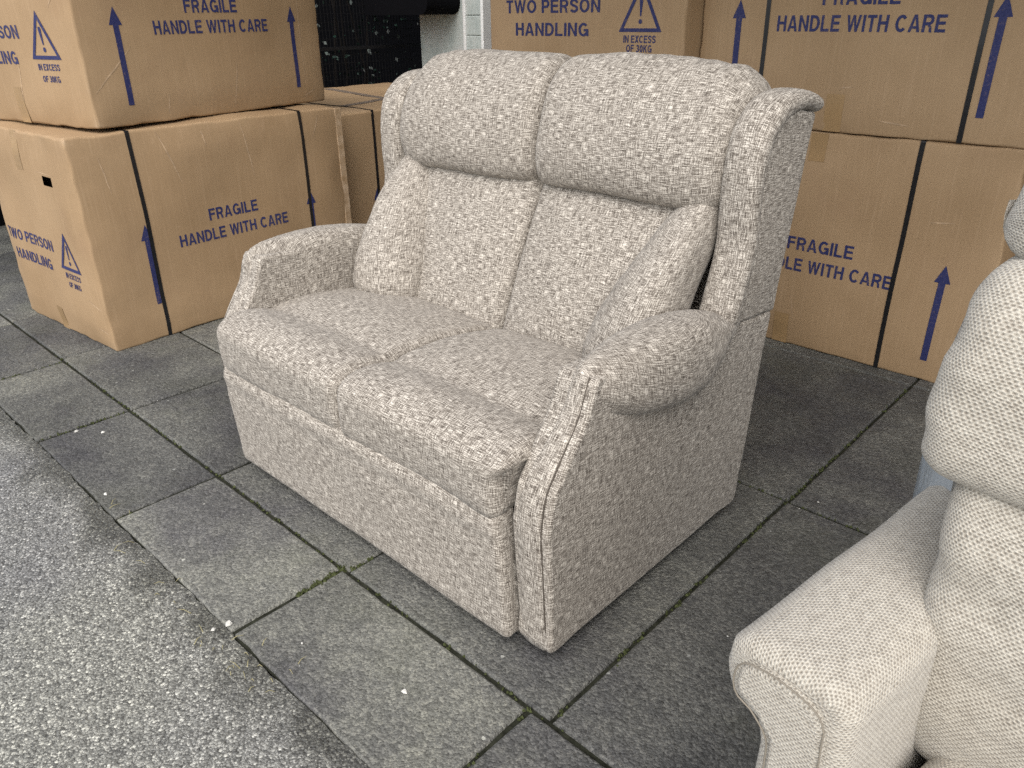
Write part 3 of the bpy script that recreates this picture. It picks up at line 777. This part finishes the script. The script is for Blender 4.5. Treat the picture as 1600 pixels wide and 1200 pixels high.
# box behind the left stack
LX, LY, HH = 1.32, 1.40, 0.762
C_ = Carton('single box behind the left stack, crossed brown tape on its bare top', (-3.27 - LX / 2, 2.22 + LY / 2, 0), 0, LX, LY, HH, 9.4, GL, 0.004)
C_.build(); C_.strap('y', .235); C_.arrow('+x', .225, .06, .382)
for (u0, v0, u1, v1) in ((.10, .80, 1.06, .62), (1.06, .25, .93, .66)):
    d = Vector((u1 - u0, v1 - v0)).normalized() * 1; nx_, ny_ = -d.y * .028, d.x * .028
    pts = []; fs = []
    for k in range(7):
        f = k / 6; cu, cv = u0 + (u1 - u0) * f, v0 + (v1 - v0) * f
        pts += [(cu - nx_, cv - ny_), (cu + nx_, cv + ny_)]
        if k: fs.append((2 * k - 2, 2 * k - 1, 2 * k + 1, 2 * k))
    C_.flat('tape', '+z', pts, fs, M_CTAPE, 0.0014 + 0.0006 * u0)
# right stack
LX, LY, HH = 1.15, 0.84, 0.803
D = Carton('bottom box of the right stack, black strap across the word CARE', (-0.497 - LX / 2, 2.785 + LY / 2, 0), 0, LX, LY, HH, 12.7, GL, 0.008)
D.build()
D.text('-y', 'FRAGILE', .577, .380, .048, .245); D.text('-y', 'HANDLE WITH CARE', .577, .300, .048, .545)
D.arrow('-y', 1.005, .078, .420); D.arrow('-y', .145, .078, .420); D.strap('x', LX - .298)
D.strap('x', .17); D.tape('-y', .512, .705, .800, .060); D.tape('-y', .475, .003, .125, .060)
E_ = Carton('top box of the right stack, two black straps and large blue arrows', (-0.497 - LX / 2, 2.787 + LY / 2, 0.806), 0, LX, LY, 0.80, 17.2, GL, 0.008)
E_.build()
E_.text('-y', 'FRAGILE', .575, .398, .050, .25); E_.text('-y', 'HANDLE WITH CARE', .573, .318, .050, .545)
E_.arrow('-y', .995, .080, .420); E_.arrow('-y', .155, .080, .420); E_.strap('x', LX - .196); E_.strap('x', .262)
E_.tape('-y', .545, .003, .125, .062)
E_.crease('-y', .55, .145, .60, .150); E_.crease('-y', .70, .05, .80, .04); E_.crease('-y', .10, .60, .13, .75)
D.crease('-y', .50, .20, .52, .12, .0012); D.crease('-y', .92, .55, 1.0, .56); D.crease('-y', .30, .70, .36, .78)
# middle stack (short ends showing)
LX, LY, HH = 1.0, 1.15, 0.80
F0 = Carton('bottom box of the middle stack, almost hidden behind the sofa', (-1.654 - LX / 2, 2.68 + LY / 2, 0), 0, LX, LY, HH, 21.0, GL, 0.003).build()
F_ = Carton('top box of the middle stack, printed TWO PERSON HANDLING', (-1.654 - LX / 2, 2.68 + LY / 2, 0.803), 0, LX, LY, HH, 23.0, GL, 0.003)
F_.build()
F_.text('-y', 'TWO PERSON', .36, .387, .050, .505); F_.text('-y', 'HANDLING', .36, .300, .050, .395)
F_.warning('-y', .806, .318, .195, .18); F_.text('-y', 'IN EXCESS', .806, .280, .026, .148); F_.text('-y', 'OF 30KG', .806, .247, .026, .118)
# boxes at the right edge, set back in the shade
LX, LY, HH = 1.0, .8, 0.80
G_ = Carton('shaded box set back at the right edge, beside the right stack', (-0.45 + LX / 2, 3.0 + LY / 2, 0), 0, LX, LY, HH, 31.0, GL, 0.003).build()

# ------------------------------------------------------------------ folding table, far left
tb = thing('folding_table', 'white folding table on thin black crossed legs left of the boxes', 'table', (-5.05, 0.93, 0))
bm = bmesh.new(); add_box(bm, (-0.45, -0.28, 0.70), (0.395, 0.28, 0.735), 0.006); obj('tabletop', bm, M_TABLE, tb)
for s in (-0.25, 0.22):
    for e in (1, -1):
        bm = bmesh.new(); add_tube(bm, [(0.27 * e + 0.0, s + 0.012 * e, 0.0), (0.02 * e, s + 0.012 * e, 0.36), (-0.26 * e, s + 0.012 * e, 0.70)], 0.011, 8); obj('leg', bm, M_BMET, tb, True)

# ------------------------------------------------------------------ the two-seat sofa
sofa = thing('sofa', 'two-seat high-back sofa in grey-beige tweed standing on the pavement', 'sofa', (-1.356, 0.855, 0))
def xm(t, p, q): return (t, p, q)
def soft(amp, sc, seed): return lambda p: wob(p, amp, sc, seed)
ARM_F = [(.030, .03), (.022, .16), (.017, .245), (.012, .33), (.026, .405), (.066, .465), (.110, .525), (.128, .57), (.140, .602)]
SIDE = ARM_F + [(.22, .600), (.30, .595), (.45, .580), (.56, .572), (.66, .558), (.745, .549), (.829, .541), (.812, .40), (.788, .20), (.765, .03), (.60, .028), (.40, .028), (.20, .028)]
def dense_poly(pts, n=3):
    out = []
    for i, p in enumerate(pts):
        q = pts[(i + 1) % len(pts)]
        for k in range(n): f = k / n; out.append((p[0] + (q[0] - p[0]) * f, p[1] + (q[1] - p[1]) * f))
    return out
for sx in (-1, 1):
    mx = (lambda t, p, q: (t, p, q)) if sx > 0 else (lambda t, p, q: (-t, p, q))
    sweep('side_panel', M_TWEED, sofa, lambda s: dense_poly(SIDE, 2), .527, .620, mx, r=.011, M=150, nmid=3, disp=(lambda sx: lambda p: wob(p, .0025, 4, 3 + sx) + Vector((0, (.013 + .012 * max(0, 1 - p.z / .25)) * max(0, 1 - p.y / .3) if sx < 0 else 0, 0)))(sx))
    # padded front facing of the arm, a raised strip between two seams
    secs = []
    path = spline(ARM_F, 36, False)
    for i, p in enumerate(path):
        d = (path[min(i + 1, len(path) - 1)] - path[max(i - 1, 0)]).normalized(); nrm = Vector((-d.y, d.x, 0))   # (y,z) normal pointing forward
        if nrm.x > 0: nrm = -nrm
        f_ = max(0, i / 35 - .45) / .55; x0 = .5225 + .036 * f_; x1 = .6015 + .002 * f_
        sec = []
        for fx, h in ((0, -.045), (.025, -.024), (.11, -.008), (.26, -.0005), (.5, .0030), (.90, .0022), (.97, .0), (1, -.012), (.5, -.045)):
            X = x0 + (x1 - x0) * fx; Q = p + nrm * (h + .0015); sec.append((sx * X, Q.x, Q.y))
        secs.append(sec)
    lofted('arm_front', M_TWEED, sofa, secs, 36, (False, False), disp=(lambda p: Vector((0, .013 * max(0, 1 - p.y / .3) if p.x < 0 else 0, 0))))
    # rolled arm pad
    keys = [(.134, .556, .612, .598, .560), (.150, .549, .621, .617, .540), (.19, .540, .634, .627, .512), (.26, .527, .651, .632, .487), (.32, .520, .660, .633, .474), (.40, .516, .666, .630, .462), (.48, .516, .665, .621, .464),
            (.55, .516, .653, .607, .496), (.60, .517, .638, .593, .530), (.66, .520, .624, .572, .555)]
    secs = []
    for i in range(34):
        t = .134 + (.66 - .134) * (i / 33) ** 1.15
        xi, xo, zt, zb = lerp_keys(keys, t); h = zt - zb
        sec = [(.618, zb), (xo - .016, zb + .05 * h), (xo, zb + .27 * h), (xo - .005, zb + .66 * h), (xo - .028, zb + .93 * h), (.572, zt), (xi + .022, zt - .008), (xi + .006, zt - .030), (xi + .001, zt - .075), (xi, zt - .16), (xi + .002, zt - .25), (.56, zt - .26), (.60, zb - .01)]
        secs.append([(sx * X, t, Z) for X, Z in sec])
    lofted('arm_pad', M_TWEED, sofa, secs, 44, (True, True), rr=.020, disp=soft(.003, 6, 11 + sx))
    # upper outside of the wing
    UPP = [(.618, .5615), (.66, .615), (.695, .70), (.700, .80), (.694, .90), (.708, .965), (.76, .992), (.83, 1.000), (.906, .985), (.885, .85), (.858, .70), (.831, .5435), (.75, .5495)]
    sweep('wing_side', M_TWEED, sofa, lambda s: dense_poly(UPP, 3), .575, .6225, mx, r=.009, M=110, nmid=3, disp=soft(.003, 5, 21 + sx))
    # padded wing roll
    path = spline([(.632, .575), (.655, .64), (.678, .73), (.676, .82), (.680, .90), (.702, .963), (.755, 1.003), (.82, 1.016), (.872, 1.013), (.903, 1.004)], 40, False)
    secs = []
    for i, p in enumerate(path):
        f = i / 39
        d = (path[min(i + 1, 39)] - path[max(i - 1, 0)]).normalized(); nrm = Vector((-d.y, d.x, 0))
        if i < 30 and nrm.x > 0: nrm = -nrm
        if i >= 30 and nrm.y < 0: nrm = -nrm
        xo = .630 + .005 * max(0, (f - .62) / .38); xi = .538 - .01 * max(0, (f - .7) / .3); th = .027 - .007 * max(0, (f - .75) / .25)
        sec = []
        for k in range(14):
            a = 2 * math.pi * k / 14; cxx = (xo + xi) / 2; rx = (xo - xi) / 2
            ca, sa = math.cos(a), math.sin(a)
            X = cxx + rx * math.copysign(abs(ca) ** .75, ca); Hh = th * math.copysign(abs(sa) ** .85, sa)
            Q = p + nrm * Hh; sec.append((sx * X, Q.x, Q.y))
        secs.append(sec)
    lofted('wing_roll', M_TWEED, sofa, secs, 36, (True, True), rr=.024, disp=soft(.003, 7, 31 + sx))
SEAM2 = plain('seam_thread_cream', (0.20, 0.178, 0.145), 0.95, 0.05)
SEAM = plain('seam_groove_shade', (0.085, 0.072, 0.060), 0.95, 0.05)  # dark tube colour stands for the shade in the sunken seam
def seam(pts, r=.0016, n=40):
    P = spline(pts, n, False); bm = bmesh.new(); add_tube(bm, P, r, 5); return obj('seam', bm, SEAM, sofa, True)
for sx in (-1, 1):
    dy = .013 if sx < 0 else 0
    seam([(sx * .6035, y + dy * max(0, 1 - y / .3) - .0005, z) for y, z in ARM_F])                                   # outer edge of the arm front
# footrest / front panel
FP = [(0.004, .03), (-.002, .10), (-.009, .20), (-.0125, .27), (-.0115, .318), (.012, .338), (.05, .35), (.05, .20), (.05, .03), (.03, .026)]
def fp_disp(p):
    q = wob(p, .004, 5, 41)
    if p.x > .44: q.x -= .022 * min(1, max(0, (p.z - .16) / .18)) * min(1, (p.x - .44) / .06)
    if p.y < .03: q.y += -.0022 * math.sin(p.z * 90 + 2.5 * noise.noise(Vector((p.x * 3, p.z * 4, 1)))) * max(0, 1 - abs(p.z - .29) / .07)
    return q
sweep('front_panel', M_TWEED, sofa, lambda s: FP, -.546, .525, xm, r=.018, M=70, nmid=46, disp=fp_disp)
bm = bmesh.new(); add_box(bm, (-.53, .05, .05), (.53, .70, .36)); obj('inner_frame', bm, M_DARK, sofa)
bm = bmesh.new(); add_box(bm, (-.54, .09, .030), (.54, .70, .05)); obj('base_board', bm, M_DARK, sofa)
for px in (-.57, .57):
    for py in (.09, .70):
        bm = bmesh.new(); add_tube(bm, [(px, py, -.0), (px, py, .034)], [.024, .018], 12); obj('foot', bm, M_FOOT, sofa, True)
# seat cushions
def seat_prof(s):
    cr = (1 - abs(2 * s - 1) ** 3); fr = (1 - abs(2 * s - 1) ** 4)
    return [(.010, .316), (-.009 - .001 * fr, .336), (-.013 - .003 * fr, .395), (-.010 - .006 * fr, .440), (.022, .466 + .006 * cr), (.07, .472 + .010 * cr), (.120, .464 + .010 * cr), (.150, .455 + .012 * cr),
            (.19, .462 + .016 * cr), (.28, .462 + .022 * cr), (.40, .450 + .022 * cr), (.50, .432 + .016 * cr), (.56, .405), (.58, .36), (.50, .330), (.25, .322), (.10, .322)]
for x0, x1, sd_ in ((-.546, -.001, 51), (.001, .536, 57)):
    sweep('seat_cushion', M_TWEED, sofa, seat_prof, x0, x1, xm, r=.027, M=84, nmid=26, disp=(lambda sd_: lambda p: wob(p, .0055, 6, sd_) + wob((p.x * .4, p.y * 1.3, p.z), .0018, 17, sd_) + Vector((-.030 * min(1, max(0, (.445 - p.z) / .03)) * min(1, max(0, (p.x - .42) / .08)) if p.y < .2 else 0, 0, 0)))(sd_))
# lower back cushions with side bolsters
def lum_prof(s):
    cr = 1 - abs(2 * s - 1) ** 2.5
    f = [(.520, .395), (.535, .45), (.560, .52), (.595, .60), (.640, .69), (.676, .76), (.70, .80)]
    b = [(.76, .80), (.76, .70), (.73, .58), (.68, .45), (.62, .385)]
    return [(y - .034 * cr * (1 if i not in (0, 6) else .3), z) for i, (y, z) in enumerate(f)] + b
for sx in (-1, 1):
    mx = (lambda t, p, q: (t, p, q)) if sx > 0 else (lambda t, p, q: (-t, p, q))
    sweep('back_cushion', M_TWEED, sofa, lum_prof, .001, .47, mx, r=.030, M=60, nmid=24, disp=(lambda sx: lambda p: wob(p, .006, 5, 61 + sx) + wob((p.x, p.y, p.z * 1.8), .0025, 15, 61 + sx))(sx))
    secs = []
    keys = [(.395, .315, .475, .430, .545), (.43, .305, .505, .398, .535), (.48, .308, .526, .385, .56), (.55, .322, .533, .414, .60), (.62, .345, .536, .455, .64), (.69, .370, .536, .506, .68), (.75, .394, .533, .562, .71), (.80, .420, .526, .622, .73), (.832, .445, .512, .660, .735)]
    for i in range(30):
        z = .395 + (.832 - .395) * i / 29; xi, xo, yf, yb = lerp_keys(keys, z); sec = []
        yb = yb + .05
        for k in range(16):
            a = 2 * math.pi * k / 16; ca, sa = math.cos(a), math.sin(a)
            X = (xi + xo) / 2 + (xo - xi) / 2 * math.copysign(abs(ca) ** .8, ca)
            Y = (yf + yb) / 2 + (yb - yf) / 2 * math.copysign(abs(sa) ** .9, sa) + .060 * (1 - (X - xi) / (xo - xi)) ** 1.6 * (1 if sa < 0 else 0) * (1 if sx > 0 else .45)
            sec.append((sx * X, Y, z))
        secs.append(sec)
    lofted('side_bolster', M_TWEED, sofa, secs, 40, (True, True), rr=.022, disp=(lambda sx: lambda p: wob(p, .005, 7, 71 + sx) + wob(p, .0018, 20, 5 + sx))(sx))
    # head cushions
    def head_prof(s):
        cr = 1 - abs(2 * s - 1) ** 3; out_ = s ** 5 * .022
        return [(.705, .778), (.668 - .024 * cr, .800), (.652 - .028 * cr, .850), (.656 - .028 * cr, .910), (.676 - .026 * cr, .975), (.712 - .020 * cr, 1.040 - out_), (.765, 1.082 + .010 * cr - out_), (.83, 1.086 + .010 * cr - out_), (.880, 1.06 - out_), (.905, .99), (.88, .88), (.83, .785), (.76, .765)]
    sweep('head_cushion', M_TWEED, sofa, head_prof, .001, .546, mx, r=.040, r1=.060, M=64, nmid=24, disp=(lambda sx: lambda p: wob(p, .007, 5, 81 + sx) + wob(p, .0022, 17, 3 + sx) + Vector((0, 0, .0035 * math.sin(abs(p.x) * 95) * max(0, (abs(p.x) - .30) / .24) if p.z > 1.03 and p.y > .72 else 0)))(sx))
BK = [(.72, .36), (.80, .60), (.86, .80), (.885, .95), (.915, .97), (.88, .80), (.83, .55), (.785, .20), (.765, .03), (.70, .03)]
sweep('back_panel', M_TWEED, sofa, lambda s: dense_poly(BK, 3), -.60, .60, xm, r=.012, M=60, nmid=4)

# ------------------------------------------------------------------ the cream armchair at the right edge
chair = thing('armchair', 'cream honeycomb-weave recliner armchair at the right edge, nearest the viewer', 'armchair', (-.262, .601, 0), R(-7.5))
ARM = [(.052, .02), (.052, .30), (.051, .48), (.044, .508), (.020, .518), (.004, .535), (.0, .560), (.004, .588), (.022, .606), (.060, .612), (.108, .610), (.134, .602), (.145, .582), (.148, .52), (.149, .30), (.149, .02)]
def am(t, p, q): return (p, t, q)
for k in (0, 1):
    mf = am if k == 0 else (lambda t, p, q: (.86 - p, t, q))
    cuv = lambda c: (c.x, c.z)
    sweep('arm', M_HONEY, chair, lambda s: dense_poly(ARM, 3), .0, .62, mf, r=.020, M=96, nmid=24, disp=soft(.003, 6, 91 + k), capuv=cuv)
    INS = [(.072, .02), (.072, .30), (.070, .505), (.050, .528), (.028, .538), (.022, .556), (.030, .580), (.060, .590), (.100, .587), (.118, .574), (.124, .545), (.125, .30), (.125, .02)]
    sweep('arm_front', M_HONEY, chair, lambda s: dense_poly(INS, 3), -.0075, .02, mf, r=.007, r1=.002, M=96, nmid=2, capuv=cuv)
for k in (0, 1):
    P = spline([(x if k == 0 else .86 - x, -.0080, z) for x, z in ((.070, .44), (.070, .500), (.050, .526), (.028, .536), (.021, .556), (.029, .581), (.060, .591), (.100, .588), (.119, .575), (.1245, .545), (.1255, .40), (.1255, .10))], 90, False)
    bm = bmesh.new(); add_tube(bm, [p + wob(p, .0012, 30, 5) for p in P], .0011, 5); obj('seam', bm, SEAM2, chair, True)
def roll(name, pts, w0, w1, seed, r=.040, amp=.007, sk=0.0):
    def dp(p):
        q = wob(p, amp, 5, seed) + wob((p.x * .45, p.y, p.z * 2.0), .0065, 13, seed + 3)
        if p.x < .35: q.x += sk * (p.z - .84)
        return q
    sweep(name, M_HONEY, chair, lambda s: pts, w0, w1, lambda t, p, q: (t, p, q), r=r, M=60, nmid=30, disp=dp)
roll('seat_cushion', [(-.03, .33), (-.04, .38), (-.01, .425), (.08, .440), (.22, .430), (.33, .40), (.33, .26), (.10, .25), (-.01, .27)], .158, .702, 101, .04)
roll('back_cushion', [(.20, .40), (.178, .47), (.176, .56), (.183, .65), (.197, .728), (.245, .768), (.36, .745), (.37, .42), (.27, .385)], .095, .765, 103, sk=-.06)
roll('back_cushion', [(.25, .738), (.204, .755), (.197, .80), (.209, .86), (.228, .925), (.262, .972), (.34, .980), (.41, .945), (.41, .77), (.32, .73)], .060, .800, 107, sk=.06)
roll('head_cushion', [(.285, .960), (.258, .982), (.262, 1.022), (.298, 1.065), (.365, 1.078), (.42, 1.05), (.435, .995), (.38, .955)], .056, .804, 109, r=.062)
sweep('base', M_HONEY, chair, lambda s: dense_poly([(.03, .03), (.03, .30), (.60, .30), (.60, .03)], 8), .151, .709, lambda t, p, q: (t, p, q), r=.012, M=64, nmid=3)
sweep('back_shell', M_HONEY, chair, lambda s: dense_poly([(.36, .30), (.38, .62), (.42, 1.00), (.50, 1.03), (.56, 1.0), (.60, .60), (.62, .10), (.40, .10)], 4), .085, .775, lambda t, p, q: (t, p, q), r=.03, M=64, nmid=4)
for px in (.08, .78):
    for py in (.06, .56):
        bm = bmesh.new(); add_tube(bm, [(px, py, 0), (px, py, .035)], .022, 10); obj('foot', bm, M_FOOT, chair, True)
# clear plastic wrapping hanging behind the armchair's back
bm = bmesh.new(); GV = []
base = [(.43, .68), (.18, .71), (.04, .70), (-.052, .65), (-.068, .57), (-.044, .49), (.03, .43)]
P = spline(base, 40, False)
for j in range(26):
    f = j / 25; z = .89 - f * .83; row = []
    for i, p in enumerate(P):
        g = i / 39
        fl = 1.0 - .10 * f
        cx_, cy_ = .43, .45
        n1 = noise.noise(Vector((g * 7, f * 1.6, 4))) * .022 + noise.noise(Vector((g * 19, f * 3.0, 8))) * .009
        x = cx_ + (p.x - cx_) * (fl + n1 * 2 - .5 * max(0, .14 - f)); y = cy_ + (p.y - cy_) * (fl + n1 * 2)
        row.append(bm.verts.new((x, y, z + .05 * math.sin(g * 5) * (1 - f) - .05 * (1 - f) * g)))
    GV.append(row)
for a, b in zip(GV, GV[1:]):
    for i in range(39): bm.faces.new((a[i], a[i + 1], b[i + 1], b[i]))
fl_ = obj('plastic_wrap', bm, M_FILM, None, True); fl_.location = (-.262, .601, 0); fl_.rotation_euler = (0, 0, R(-7.5))
tag(fl_, 'clear bluish plastic wrapping hanging behind the cream armchair back', 'plastic sheet')
